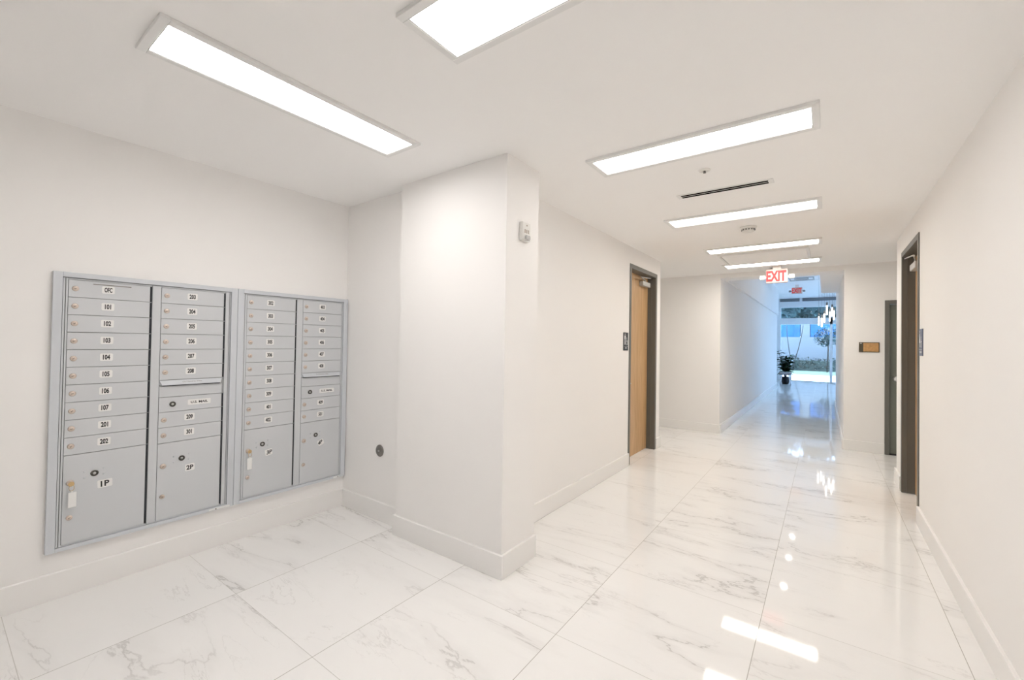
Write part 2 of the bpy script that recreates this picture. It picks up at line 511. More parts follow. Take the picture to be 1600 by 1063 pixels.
# grey metal door in the end wall
d = sempty('door_3', (1.1, YE, 0), 'dark grey-green metal door in the end wall, partly behind the right wall')
bm = bmesh.new(); jamb(bm, 'X', YE, -1, *D3)
finish('door_frame', bm, frame_grey, d)
finish('door_leaf', B(D3[0]+.053, D3[1]-.053, YE+.03, YE+.075, .014, D3[2]-.053, bev=.001), door_grey, d)
finish('threshold', B(D3[0]+.05, D3[1]-.05, YE+.0, YE+.12, 0, .012), dark_gap, d)
bm = bmesh.new()
lathe(bm, [(.033, 0), (.033, .008), (.013, .012), (.013, .035), (.028, .045), (.030, .060), (.020, .072), (.002, .075)], (.752, YE+.03, .992), '-Y')
finish('door_knob', bm, steel, d)

# ------------------------------------------------------------------ ceiling panels
def troffer(x0, x1, y0, y1, label, mt, z=CEIL):
    w = .030
    t = thing('ceiling_light', label, 'ceiling light', ((x0+x1)/2, (y0+y1)/2, z), 'flush rectangular ceiling light panels')
    bm = bmesh.new()
    for a in ((x0, x1, y0, y0+w), (x0, x1, y1-w, y1), (x0, x0+w, y0+w, y1-w), (x1-w, x1, y0+w, y1-w)):
        box(bm, *a, z-.016, z, bev=.0015, seg=1)
    for a in ((x0+w, x1-w, y0+w, y0+w+.003), (x0+w, x1-w, y1-w-.003, y1-w), (x0+w, x0+w+.003, y0+w, y1-w), (x1-w-.003, x1-w, y0+w, y1-w)):
        box(bm, *a, z-.0145, z, mi=1)
    finish('light_frame', bm, [fix_white, frame_light], t)
    finish('light_diffuser', B(x0+w+.003, x1-w-.003, y0+w+.003, y1-w-.003, z-.002, z), mt, t)
frame_light = mat('fixture_edge', (0.42, 0.42, 0.41), 0.5)
troffer(-2.178, -1.885, .462, 1.645, 'bright rectangular light panel over the grey mailboxes', glow('a', NEAR_C, 7.4))
troffer(-1.212, -.026, .935, 1.240, 'bright light panel nearest the camera, cut by the top of the photo', glow('b', NEAR_C, 4.9))
troffer(-1.208, -.024, 2.372, 2.662, 'bright light panel right of the column, in front of the slot air vent', glow('c', NEAR_C, 3.3))
troffer(-1.200, -.022, 3.925, 4.225, 'bright light panel between the slot air vent and the smoke detector', glow('d', FAR_C, 3.3))
troffer(-1.178, -.028, 5.385, 5.675, 'thin bright light panel on the near side of the access hatch', glow('e', FAR_C, 7.6))
troffer(-1.187, -.034, 6.548, 6.870, 'farthest light panel, nearest the exit sign, behind the access hatch', glow('f', FAR_C, 9.3))

# access hatch frame
t = thing('ceiling_access_hatch', 'white framed access hatch hanging slightly below the ceiling between two light panels', 'access hatch', (-.63, 6.2, CEIL))
bm = bmesh.new()
x0, x1, y0, y1, w = -1.10, -.15, 5.80, 6.56, .025
for a in ((x0, x1, y0, y0+w), (x0, x1, y1-w, y1), (x0, x0+w, y0+w, y1-w), (x1-w, x1, y0+w, y1-w)):
    box(bm, *a, CEIL-.022, CEIL, bev=.002, seg=1)
finish('hatch_frame', bm, fix_white, t)
finish('hatch_panel', B(x0+w+.003, x1-w-.003, y0+w+.003, y1-w-.003, CEIL-.014, CEIL), ceil_paint, t)

# slot diffuser
t = thing('slot_air_vent', 'white ceiling vent with two long black slots', 'air vent', (-.607, 3.365, CEIL))
finish('vent_frame', B(-.925, -.288, 3.325, 3.415, CEIL-.004, CEIL, bev=.001, seg=1), fix_white, t)
for yy in (3.343, 3.379):
    finish('vent_slot', B(-.893, -.320, yy-.002, yy+.018, CEIL-.0065, CEIL-.003), vent_dark, t)

def sprinkler(x, y, z, label, gm=None):
    t = thing('sprinkler', label, 'sprinkler', (x, y, z))
    bm = bmesh.new(); lathe(bm, [(.036, 0), (.034, -.006), (.018, -.010), (.016, -.004)], (x, y, z))
    finish('escutcheon', bm, plastic_white, t)
    bm = bmesh.new()
    lathe(bm, [(.007, 0), (.006, -.008), (.003, -.010)], (x, y, z-.006))
    tube(bm, [(x-.006, y, z-.008), (x-.006, y, z-.018)], .0015); tube(bm, [(x+.006, y, z-.008), (x+.006, y, z-.018)], .0015)
    lathe(bm, [(.009, 0), (.009, -.0015)], (x, y, z-.018), seg=16)
    finish('sprinkler_head', bm, steel_dark, t)
sprinkler(-.637, 2.934, CEIL, 'small sprinkler head in the ceiling between the light panel and the slot vent')
sprinkler(-.635, 7.135, CEIL, 'small sprinkler head in the ceiling just above the first exit sign')

t = thing('smoke_detector', 'round white smoke detector on the ceiling behind the second light panel', 'smoke detector', (-.598, 4.578, CEIL))
bm = bmesh.new(); lathe(bm, [(.072, 0), (.072, -.012), (.066, -.016), (.058, -.018)], (-.598, 4.578, CEIL))
finish('detector_base', bm, plastic_white, t)
bm = bmesh.new(); lathe(bm, [(.056, -.018), (.054, -.036), (.046, -.048), (.020, -.052), (.002, -.052)], (-.598, 4.578, CEIL))
for k in range(14):
    a = 2*pi*k/14
    c = Vector((-.598+.0545*cos(a), 4.578+.0545*sin(a), CEIL-.030))
    cyl(bm, c, .006, .012, 'Z', 8, mi=1)
finish('detector_head', bm, [plastic_white, frame_grey], t)

# ------------------------------------------------------------------ exit signs
def exit_sign(x, y, z0, z1, w, lab, ztop, lamps=True, dk=plastic_white):
    t = thing('exit_sign', lab, 'exit sign', (x, y, ztop))
    bm = B(x-w/2, x+w/2, y-.022, y+.022, z0, z1, bev=.01)
    h = finish('sign_housing', bm, [exit_body], t)
    bm = bmesh.new()
    add_text(bm, 'EXIT', (z1-z0)*1.0, (x-.006, y-.0235, (z0+z1)/2), (1, 0, 0), (0, 0, 1), sx=.60*w/.262, bold=.0085 if w < .27 else .005, mi=0)
    finish('letters', bm, exit_red, t)
    bm = bmesh.new(); box(bm, x-.05, x+.05, y-.02, y+.02, z1-.002, ztop-.0005, bev=.002, seg=1)
    finish('mounting', bm, plastic_white, t)
    if lamps:
        for s in (-1, 1):
            bm = bmesh.new()
            xx = x+s*(w/2+.012)
            box(bm, min(xx, xx+s*.068), max(xx, xx+s*.068), y-.025, y+.03, z0+.055, z0+.115, bev=.012)
            box(bm, min(x+s*w/2-s*.004, xx+s*.01), max(x+s*w/2-s*.004, xx+s*.01), y-.008, y+.008, z0+.075, z0+.095)
            finish('emergency_lamp', bm, dk, t)
exit_sign(-.553, 7.0, 2.283, 2.478, .262, 'white exit sign with red letters and two lamp heads, under the low ceiling', CEIL)
exit_sign(-.72, 16.0, 3.05, 3.25, .28, 'farther exit sign, smaller and deep red, under the high lobby ceiling', LOB_Z, dk=steel_dark)

# ------------------------------------------------------------------ small wall items
# fire alarm strobe on the column
t = thing('fire_alarm_strobe', 'white fire alarm strobe high on the right face of the column', 'alarm', (XB, 2.2, 2.085))
finish('alarm_housing', B(XB, XB+.030, 2.152, 2.238, 2.028, 2.145, bev=.006), plastic_white, t)
bm = bmesh.new()
box(bm, XB+.030, XB+.046, 2.172, 2.218, 2.034, 2.062, bev=.008)
finish('strobe_lens', bm, mat('lens_grey', (.55, .55, .55), .15), t)
for a in [(2.170+i*.018, 2.180+i*.018, 2.075, 2.098) for i in range(3)] + [(2.190, 2.200, 2.120, 2.128)]:
    finish('sounder_slot', B(XB+.0295, XB+.031, *a), mat('slot_beige', (.42, .36, .30), .6), t)

# round cover plate in the niche
t = thing('round_cover_plate', 'round dark steel cover plate low on the wall right of the mailboxes', 'cover plate', (-2.820, YC, .531))
bm = bmesh.new(); lathe(bm, [(.046, 0), (.046, .004), (.041, .009), (.012, .011), (.002, .011)], (-2.820, YC, .531), '-Y')
finish('plate', bm, steel_dark, t)
bm = bmesh.new(); lathe(bm, [(.008, .010), (.008, .015), (.001, .016)], (-2.820, YC, .531), '-Y', seg=16)
finish('screw', bm, steel, t)

def restroom_sign(x, s, y0, y1, z0, z1, base, label, man=True):
    """plate on wall plane x, facing s; text reads along -s*... """
    t = thing('restroom_sign', label, 'sign', (x, (y0+y1)/2, (z0+z1)/2))
    lo, hi = sorted((x, x+s*.006))
    finish('sign_plate', B(lo, hi, y0, y1, z0, z1, bev=.002), base, t)
    right = (0, s, 0) ; o = Vector((x+s*.0072, (y0+y1)/2, (z0+z1)/2)); up = (0, 0, 1)
    W, H = y1-y0, z1-z0
    bm = bmesh.new()
    def circ(cx_, cz, r, n=16):
        add_poly(bm, [(cx_+r*cos(2*pi*k/n), cz+r*sin(2*pi*k/n)) for k in range(n)], o, right, up, 0)
    def rect(a, b, c, d_):
        add_poly(bm, [(a, c), (b, c), (b, d_), (a, d_)], o, right, up, 0)
    mx = -W*.22
    circ(mx, H*.40, H*.045)
    if man:
        rect(mx-.014, mx+.014, H*.12, H*.33)
        rect(mx-.023, mx-.017, H*.13, H*.33); rect(mx+.017, mx+.023, H*.13, H*.33)
        rect(mx-.014, mx-.002, -H*.18, H*.12); rect(mx+.002, mx+.014, -H*.18, H*.12)
    else:
        add_poly(bm, [(mx-.008, H*.33), (mx+.008, H*.33), (mx+.026, -H*.02), (mx-.026, -H*.02)], o, right, up, 0)
        rect(mx-.012, mx-.003, -H*.18, -H*.02); rect(mx+.003, mx+.012, -H*.18, -H*.02)
    # accessibility figure
    wx, wz = W*.20, -H*.05
    circ(wx-.004, wz+H*.24, H*.03)
    rect(wx-.008, wx, wz+.01, wz+H*.20); rect(wx-.008, wx+.018, wz+.012, wz+.019); rect(wx+.014, wx+.020, wz-.022, wz+.018)
    n = 22; r0, r1 = .020, .026
    for k in range(n-5):
        a0 = radians(110)+2*pi*k/n; a1 = radians(110)+2*pi*(k+1)/n
        add_poly(bm, [(wx+r0*cos(a0), wz-.004+r0*sin(a0)), (wx+r0*cos(a1), wz-.004+r0*sin(a1)), (wx+r1*cos(a1), wz-.004+r1*sin(a1)), (wx+r1*cos(a0), wz-.004+r1*sin(a0))], o, right, up, 0)
    finish('pictogram', bm, sign_white, t)
    bm = bmesh.new()
    o2 = o + Vector((0, 0, -H*.27))
    add_poly(bm, [(-W*.42, .001), (W*.42, .001), (W*.42, -.001), (-W*.42, -.001)], o2, right, up, 0)
    add_text(bm, 'MEN' if man else 'WOMEN', H*.12, o + Vector((0, 0, -H*.36)), right, up, mi=0, bold=.0005)
    finish('sign_text', bm, sign_white, t)
restroom_sign(XL, 1, 4.590, 4.728, 1.320, 1.524, sign_black, 'black restroom sign with white figures left of the maple door')
restroom_sign(XR, -1, 4.490, 4.628, 1.337, 1.548, sign_blue, 'blue-grey restroom sign on the right wall beside the dark door frame', False)

# room plaque on end wall
t = thing('wall_plaque', 'small dark wall plaque with an orange-brown panel left of the grey door', 'sign', (.478, YE, 1.4))
finish('plaque_frame', B(.372, .586, YE-.010, YE, 1.333, 1.467, bev=.002), plaque_dark, t)
finish('plaque_panel', B(.419, .577, YE-.0125, YE-.009, 1.343, 1.457, bev=.0008, seg=1), plaque_cork, t)
finish('plaque_mark', B(.383, .403, YE-.0115, YE-.0095, 1.449, 1.456), sign_white, t)

# ------------------------------------------------------------------ mailboxes
XP = XM+.006           # back plate front
XD = XM+.018           # door face
XC = XM+.028           # collar face
PITCH_Z = .0945
TOP = 1.694
UP = (0, 0, 1); RT = (0, 1, 0)

def mb_lock(parent, y, z, r=.0130, x=XD, ang=0.6):
    bm = bmesh.new()
    lathe(bm, [(r+.001, 0), (r+.001, .003), (r-.002, .0055), (.001, .006)], (x, y, z), 'X', seg=20)
    lathe(bm, [(.0062, .0055), (.0062, .0075), (.001, .0076)], (x, y, z), 'X', seg=14, mi=0)
    c = Vector((x+.0078, y, z)); dx = Vector((0, cos(ang), sin(ang))); dy = Vector((0, -sin(ang), cos(ang)))
    f = bm.faces.new([bm.verts.new(c + dx*a + dy*b) for a, b in ((-.005, -.0012), (.005, -.0012), (.005, .0012), (-.005, .0012))]); f.material_index = 1
    return finish('lock', bm, [lock_m, lock_dark], parent, loc=(x, y, z))

def mb_label(parent, y, z, s, w=.054, h=.041, size=.036, sx=.62, rot=0.0, bold=.0014, x=XD, name='number_label', shear=0.0, ox=0, oz=0):
    bm = bmesh.new()
    r = Vector(RT)*cos(rot)+Vector(UP)*sin(rot); u = Vector(UP)*cos(rot)-Vector(RT)*sin(rot)
    pts = []
    c = .006
    for (sx_, sz_) in ((1, 1), (-1, 1), (-1, -1), (1, -1)):
        for k in range(4):
            a = {(1, 1): 0, (-1, 1): pi/2, (-1, -1): pi, (1, -1): 1.5*pi}[(sx_, sz_)] + k*pi/6
            pts.append((sx_*(w/2-c)+c*cos(a), sz_*(h/2-c)+c*sin(a)))
    o = Vector((x+.0006, y, z))
    v0 = [bm.verts.new(o - Vector((.0006, 0, 0)) + r*a + u*b) for a, b in pts]
    v1 = [bm.verts.new(o + r*a + u*b) for a, b in pts]
    bm.faces.new(v1)
    for i in range(len(pts)):
        bm.faces.new((v0[i], v0[(i+1) % len(pts)], v1[(i+1) % len(pts)], v1[i]))
    bmesh.ops.recalc_face_normals(bm, faces=bm.faces[:])
    add_text(bm, s, size, o + Vector((.0005, 0, 0)) + r*ox + u*oz, r, u, sx=sx, bold=bold, mi=1, shear=shear)
    return finish(name, bm, [label_white, ink], parent, loc=(x, y, z))

def mailbox(yo0, yo1, cols, label):
    t = thing('mailbox_unit', label, 'mailboxes', (XM, (yo0+yo1)/2, .25))
    yi0, yi1, zi0, zi1, zo0, zo1 = yo0+.035, yo1-.038, .268, 1.706, .248, 1.733
    bm = bmesh.new()
    for a in ((yo0, yi0, zo0, zo1), (yi1, yo1, zo0, zo1), (yi0, yi1, zi1, zo1), (yi0, yi1, zo0, zi0)):
        box(bm, XM, XC, a[0], a[1], a[2], a[3], bev=.0012, seg=1)
    finish('trim_collar', bm, alu_frame, t)
    # stepped inner rim and mullions
    bm = bmesh.new()
    box(bm, XM, XP, yi0, yi1, zi0, zi1)
    finish('back_plate', bm, alu_back, t)
    bm = bmesh.new()
    box(bm, XP, XD+.001, yi0+.003, yi0+.010, zi0+.002, zi1-.004)
    box(bm, XP, XD-.001, yi0+.014, cols[0]['y0']-.002, zi0+.002, zi1-.004)
    box(bm, XP, XD-.002, cols[0]['y1']+.0125, cols[1]['y0']-.002, zi0+.002, zi1-.004, bev=.001, seg=1)
    box(bm, XP, XD-.002, cols[1]['y1']+.0125, yi1-.010, zi0+.002, zi1-.004)
    box(bm, XP, XD+.001, yi1-.007, yi1-.003, zi0+.002, zi1-.004)
    for c in cols:
        box(bm, XP, XD-.001, c['y0']-.002, c['y1']+.010, zi0+.002, zi0+.008)
        box(bm, XP, XD-.001, c['y0']-.002, c['y1']+.010, zi1-.010, zi1-.004)
    finish('inner_frame', bm, alu, t)
    for c in cols:
        y0, y1 = c['y0'], c['y1']
        slots = []
        z = TOP
        for item in c['items']:
            kind = item[0]
            if kind == 'box':
                zb = z-PITCH_Z
                dr = finish('mailbox_door', B(XP, XD, y0, y1, zb+.0022, z-.0004, bev=.0009, seg=1), alu, t, loc=(XD, y0, zb))
                mb_lock(dr, y0+.026, zb+.048, ang=random.uniform(.2, 1.3))
                mb_label(dr, y0+.157, zb+.053, item[1], sx=.46 if item[1] == 'OFC' else .62)
                if len(item) > 2:
                    finish('name_slot', B(XD, XD+.002, y0+.095, y0+.255, z-.017, z-.0125), steel_dark, dr)
                slots.append((zb+.003, z-.002)); z = zb
            elif kind == 'outgoing':
                zb = z-.105
                bm = bmesh.new()
                # sloping drop lip
                for (a, b_) in (((XP, z-.0015), (XD+.013, z-.028)),):
                    v = [bm.verts.new(p) for p in ((XP, y0, z-.001), (XD, y0, z-.001), (XD+.013, y0+.010, z-.026), (XD+.013, y0+.010, z-.031), (XP, y0, z-.031),
                                                   (XP, y1, z-.001), (XD, y1, z-.001), (XD+.013, y1-.010, z-.026), (XD+.013, y1-.010, z-.031), (XP, y1, z-.031))]
                    for f in ((0,1,2,3,4), (9,8,7,6,5), (0,5,6,1), (1,6,7,2), (2,7,8,3), (3,8,9,4), (4,9,5,0)):
                        bm.faces.new([v[i] for i in f])
                lip = finish('outgoing_mail_slot', bm, alu_frame, t)
                bm = bmesh.new()
                nrm = Vector((.013, 0, -.025)); upv = -nrm.normalized(); 
                add_text(bm, 'OUTGOING MAIL', .012, (XD+.0075, (y0+y1)/2, z-.0135), RT, tuple(upv), mi=0, sx=1.1)
                finish('slot_lettering', bm, steel_dark, lip)
                finish('slot_opening', B(XP, XD+.0085, y0+.014, y1-.014, z-.0365, z-.0312), dark_gap, lip)
                finish('blank_panel', B(XP, XD-.001, y0, y1, zb+.002, z-.037, bev=.0008, seg=1), alu, t)
                z = zb
            elif kind == 'usmail':
                zb = z-.0925
                dr = finish('mail_service_door', B(XP, XD, y0, y1, zb+.0022, z-.0012, bev=.0009, seg=1), alu, t, loc=(XD, y0, zb))
                eye(dr, y0+.068, zb+.047)
                mb_label(dr, y0+.208, zb+.050, 'U.S. MAIL', w=.126, h=.034, size=.020, sx=1.15, bold=.0006, name='service_label')
                slots.append((zb+.003, z-.002)); z = zb
            elif kind == 'parcel':
                zb = .277
                dr = finish('parcel_door', B(XP, XD, y0, y1, zb, z-.0012, bev=.0009, seg=1), alu, t, loc=(XD, y0, zb))
                ey, ez = y0+.122, .632
                eye(dr, ey, ez)
                for (a, b_) in ((-.041, .016), (-.040, -.018), (.037, .020), (.037, -.014)):
                    bm = bmesh.new(); lathe(bm, [(.0045, 0), (.004, .0015), (.001, .002)], (XD, ey+a, ez+b_), 'X', seg=10)
                    finish('rivet', bm, alu_frame, dr)
                mb_label(dr, y0+.166, .565, item[1], rot=item[2], w=.062 if item[1] == '1P' else .050, h=.044, size=.044 if item[1] == '1P' else .038, sx=.95, shear=item[3], ox=item[4], oz=item[5], bold=.0012)
                mb_lock(dr, y0+.028, .600, r=.0145); mb_lock(dr, y0+.028, .415, r=.0120)
                slots.append((zb+.004, z-.002)); z = zb
        for a, b_ in slots:
            finish('hinge_slot', B(XP, XD-.0055, y1+.0022, y1+.0110, a, b_), dark_gap, t)
    # small maker sticker on the bottom trim
    bm = bmesh.new()
    ys = yo1-.10 if yo0 > 1 else yo1-.14
    box(bm, XC, XC+.0006, ys, ys+(.05 if yo0 > 1 else .12), .251, .262)
    box(bm, XC, XC+.0010, ys+.035, ys+.043, .253, .260, mi=1)
    finish('trim_sticker', bm, [label_white, steel_dark], t)
    return t

def eye(parent, y, z):
    bm = bmesh.new()
    lathe(bm, [(.0165, 0), (.0165, .003), (.013, .004), (.0095, .004), (.0095, .001), (.001, .001)], (XD, y, z), 'X', seg=22)
    lathe(bm, [(.0075, .001), (.0065, .004), (.001, .0042)], (XD, y, z), 'X', seg=16, mi=1)
    finish('service_lock', bm, [eye_m, steel], parent, loc=(XD, y, z))

bx = lambda s: ('box', s)
A1 = dict(y0=.456, y1=.797, items=[('box', 'OFC', 1)] + [bx(s) for s in ('101', '102', '103', '104', '105', '106', '107', '201', '202')] + [('parcel', '1P', radians(2), 0, 0, 0)])
A2 = dict(y0=.853, y1=1.186, items=[bx(s) for s in ('203', '204', '205', '206', '207', '208')] + [('outgoing',), ('usmail',), bx('209'), bx('301'), ('parcel', '2P', radians(2), 0, 0, 0)])
B1 = dict(y0=1.330, y1=1.668, items=[bx(s) for s in ('302', '303', '304', '305', '306', '307', '308', '309', '401', '402')] + [('parcel', '3P', radians(8), .2, .004, 0)])
B2 = dict(y0=1.727, y1=2.053, items=[bx(s) for s in ('403', '404', '405', '406', '407', '408')] + [('outgoing',), ('usmail',), bx('409'), bx('501'), ('parcel', '4P', radians(22), .35, -.004, .003)])
mailbox(.398, 1.267, [A1, A2], 'left grey wall mailbox unit with doors OFC to 301 and parcel lockers 1P and 2P')
mailbox(1.269, 2.104, [B1, B2], 'right grey wall mailbox unit with doors 302 to 501 and parcel lockers 3P and 4P')

def key_tag(y, z, label, tilt):
    t = thing('locker_key', label, 'key', (XD, y, z), 'keys with white tags left in the parcel lockers')
    x = XD+.0085
    bm = bmesh.new()
    box(bm, x, x+.022, y-.001, y+.001, z-.003, z+.003)
    lathe(bm, [(.0115, 0), (.0125, .0012), (.0115, .0024)], (x+.020, y, z), 'X', seg=18)
    finish('key', bm, brass, t)
    bm = bmesh.new()
    n = 16; c = Vector((x+.021, y+.002, z-.020)); 
    tube(bm, [c + Vector((0, .010*cos(2*pi*k/n), .016*sin(2*pi*k/n))) for k in range(n+1)], .0012, 6)
    finish('key_ring', bm, brass, t)
    bm = bmesh.new()
    box(bm, x+.016, x+.020, y-.014+tilt, y+.018+tilt, z-.125, z-.045, bev=.002)
    cyl(bm, (x+.018, y+.002+tilt*.5, z-.040), .004, .004, 'X', 12)
    finish('key_tag', bm, [label_white], t)
key_tag(.484, .600, 'brass key with a white tag in the 1P parcel locker', .004)
key_tag(1.358, .600, 'brass key with a white tag in the 3P parcel locker', -.001)

# ------------------------------------------------------------------ far corridor and lobby
def downlight(x, y):
    t = thing('downlight', 'small round recessed downlight in the high ceiling past the exit sign', 'ceiling light', (x, y, LOB_Z), 'recessed downlights in the far corridor')
    bm = bmesh.new(); lathe(bm, [(.075, 0), (.075, -.006), (.058, -.008), (.055, -.002)], (x, y, LOB_Z)); finish('downlight_trim', bm, fix_white, t)
    bm = bmesh.new(); lathe(bm, [(.052, -.001), (.052, -.004)], (x, y, LOB_Z)); finish('downlight_lens', bm, down_m, t)
for y in (10.0, 11.4, 12.7): downlight(-.64, y)

# concentric diffuser on the high ceiling
t = thing('ceiling_diffuser', 'square concentric air diffuser in the high ceiling past the lintel', 'air vent', (-.5, 14.6, LOB_Z))
for nme, k, zz in (('diffuser_frame', .42, .012), ('diffuser_ring', .30, .02), ('diffuser_core', .17, .026)):
    bm = bmesh.new(); w = .035
    x0, x1, y0, y1 = -.55-k, -.55+k, 14.6-k, 14.6+k
    for a in ((x0, x1, y0, y0+w), (x0, x1, y1-w, y1), (x0, x0+w, y0+w, y1-w), (x1-w, x1, y0+w, y1-w)):
        box(bm, *a, LOB_Z-zz, LOB_Z, bev=.002, seg=1)
    finish(nme, bm, frame_light if k < .4 else fix_white, t)
# linear grilles above the glazing
for gx0, gx1, lab in ((-1.50, -.83, 'left dark linear grille over the lobby window'), (-.74, 2.6, 'right dark linear grille over the lobby window')):
    t = thing('linear_grille', lab, 'air vent', ((gx0+gx1)/2, LOB_Y-.04, 3.25))
    finish('grille_back', B(gx0, gx1, LOB_Y-.05, LOB_Y-.03, 3.20, 3.325), mat('grille_grey', (.20, .22, .25), .6), t)
    bm = bmesh.new()
    for k in range(4): box(bm, gx0, gx1, LOB_Y-.062, LOB_Y-.05, 3.20+k*.04, 3.208+k*.04)
    finish('grille_bars', bm, mat('grille_bar', (.4, .42, .45), .5), t)
sprinkler(-.02, 17.2, LOB_Z, 'tiny dark sprinkler head in the lobby ceiling above the chandelier')

# lobby glazing
w_ = sempty('window_1', (1.5, LOB_Y, 0), 'floor to ceiling lobby window with aluminium frame')
bm = bmesh.new()
x0, x1 = -1.60, LOB_X
y0, y1 = LOB_Y-.03, LOB_Y+.09
box(bm, x0, x0+.13, y0, y1, 0, LOB_Z)                       # left jamb
box(bm, x0+.13, x1, y0, y1, 2.97, LOB_Z)                    # head
box(bm, x0+.13, x1, y0, y1, 2.28, 2.535)                    # transom box
box(bm, x0+.13, x1, y0, y1, 0, .035)                        # sill
for mx in (.152, 1.70, 3.2): box(bm, mx, mx+.085, y0, y1, .035, 2.97)
box(bm, x1-.10, x1, y0, y1, 0, 2.97)
finish('window_frame', bm, alum_win, w_)
for a, b_ in ((x0+.13, .152), (.237, 1.70), (1.785, 3.2), (3.285, x1-.10)):
    finish('window_pane', B(a, b_, LOB_Y+.02, LOB_Y+.03, .035, 2.28), glass, w_)
    finish('window_pane', B(a, b_, LOB_Y+.02, LOB_Y+.03, 2.535, 2.97), glass, w_)
finish('door_pull', B(.10, .125, LOB_Y-.10, LOB_Y-.07, .9, 1.35, bev=.005), steel_dark, w_)

# stool
sx0, sx1, sy0, sy1 = -1.335, -.965, 18.0, 18.36
t = thing('stool', 'low stool with a grey cushion and thin metal legs in front of the plant', 'stool', (-1.14, 18.18, 0))
finish('seat', B(sx0, sx1, sy0, sy1, .40, .47, bev=.025, seg=3), cushion_m, t)
finish('seat_base', B(sx0+.01, sx1-.01, sy0+.01, sy1-.01, .375, .402, bev=.004, seg=1), cushion_side, t)
for lx in (sx0+.03, sx1-.03):
    for ly in (sy0+.03, sy1-.03):
        bm = bmesh.new(); s1 = .045 if lx < -1.14 else -.045
        tube(bm, [(lx, ly, .378), (lx-s1*.15, ly, .19), (lx-s1*.2, ly, .006), (lx+s1*.2, ly, .006), (lx+s1, ly, .378)], .009, 8)
        finish('leg', bm, chrome, t)

def leaf(bm, base, dirv, length, width, droop=.25, mi=0):
    dirv = dirv.normalized(); side = dirv.cross(Vector((0, 0, 1)))
    side = side.normalized() if side.length > .01 else Vector((1, 0, 0))
    side = (side + Vector((random.uniform(-.3, .3), random.uniform(-.3, .3), random.uniform(-.4, .4)))).normalized()
    prev = None
    n = 4; ws = (.12, .8, 1.0, .62, .02)
    for i in range(n+1):
        s = i/n
        c = base + dirv*length*s + Vector((0, 0, -droop*length*s*s))
        nrm = side.cross(dirv).normalized()
        row = (bm.verts.new(c - side*width*ws[i]/2 + nrm*width*.12), bm.verts.new(c), bm.verts.new(c + side*width*ws[i]/2 + nrm*width*.12))
        if prev:
            for k in (0, 1):
                f = bm.faces.new((prev[k], prev[k+1], row[k+1], row[k])); f.smooth = True; f.material_index = mi
        prev = row

t = thing('potted_fiddle_leaf_plant', 'broad-leaved dark green plant in a black pot behind the grey stool', 'plant', (-1.17, 18.75, 0))
PX_, PY_ = -1.19, 18.78
bm = bmesh.new(); lathe(bm, [(.10, 0), (.13, .10), (.16, .24), (.165, .26), (.150, .26), (.145, .23)], (PX_, PY_, 0)); finish('pot', bm, pot_m, t)
bm = bmesh.new(); lathe(bm, [(.144, .225), (.02, .232)], (PX_, PY_, 0)); finish('soil', bm, soil_m, t)
bm = bmesh.new(); stems = []
for k in range(5):
    a = 2*pi*k/5+.4
    tip = Vector((PX_+.24*cos(a), PY_+.2*sin(a), random.uniform(.85, 1.15) if k != 2 else 1.22))
    pts = [Vector((PX_+.02*cos(a), PY_+.02*sin(a), .23)), Vector((PX_+.08*cos(a), PY_+.07*sin(a), .55)), tip]
    tube(bm, pts, [.012, .009, .005], 7); stems.append(pts)
finish('stems', bm, stem_m, t)
bm = bmesh.new()
for pts in stems:
    for i in range(30):
        s = .18+.82*i/29
        p = pts[0].lerp(pts[1], s/.5) if s < .5 else pts[1].lerp(pts[2], (s-.5)/.5)
        a = i*2.4+random.random()
        leaf(bm, p, Vector((cos(a), sin(a), random.uniform(.1, .8))), random.uniform(.19, .27), random.uniform(.13, .18), .35)
finish('foliage', bm, leaf_m, t)

# chandelier
CXX, CYY = .42, 14.0
t = thing('chandelier', 'cluster of glowing glass tube pendants hanging in the lobby', 'chandelier', (CXX, CYY, LOB_Z))
bm = bmesh.new(); lathe(bm, [(.36, 0), (.36, -.03), (.34, -.035), (.01, -.035)], (CXX, CYY, LOB_Z)); finish('canopy', bm, steel, t)
spots = [(-.135, 13.9, 1.963, 2.203), (-.072, 14.0, 1.928, 2.168), (-.017, 14.1, 2.047, 2.286), (.038, 13.85, 2.233, 2.488), (.101, 14.05, 2.079, 2.333),
         (.150, 13.9, 2.20, 2.43), (.190, 14.1, 2.12, 2.36), (.30, 13.95, 2.02, 2.27), (.40, 14.15, 2.22, 2.46), (.47, 13.85, 1.96, 2.20), (.56, 14.05, 2.10, 2.34), (.66, 13.95, 2.25, 2.49), (.75, 14.1, 2.03, 2.28)]
for px, py, z0, z1 in spots:
    bm = bmesh.new(); lathe(bm, [(.010, z0), (.016, z0+.004), (.016, z1-.002), (.010, z1)], (px, py, 0), seg=16)
    tb = finish('glass_tube', bm, tube_m, t)
    bm = bmesh.new(); lathe(bm, [(.021, z1-.002), (.021, z1+.075), (.008, z1+.085)], (px, py, 0), seg=16)
    tube(bm, [(px, py, z1+.08), (px, py, LOB_Z-.03)], .0025, 6)
    finish('tube_cap', bm, steel_dark, tb)

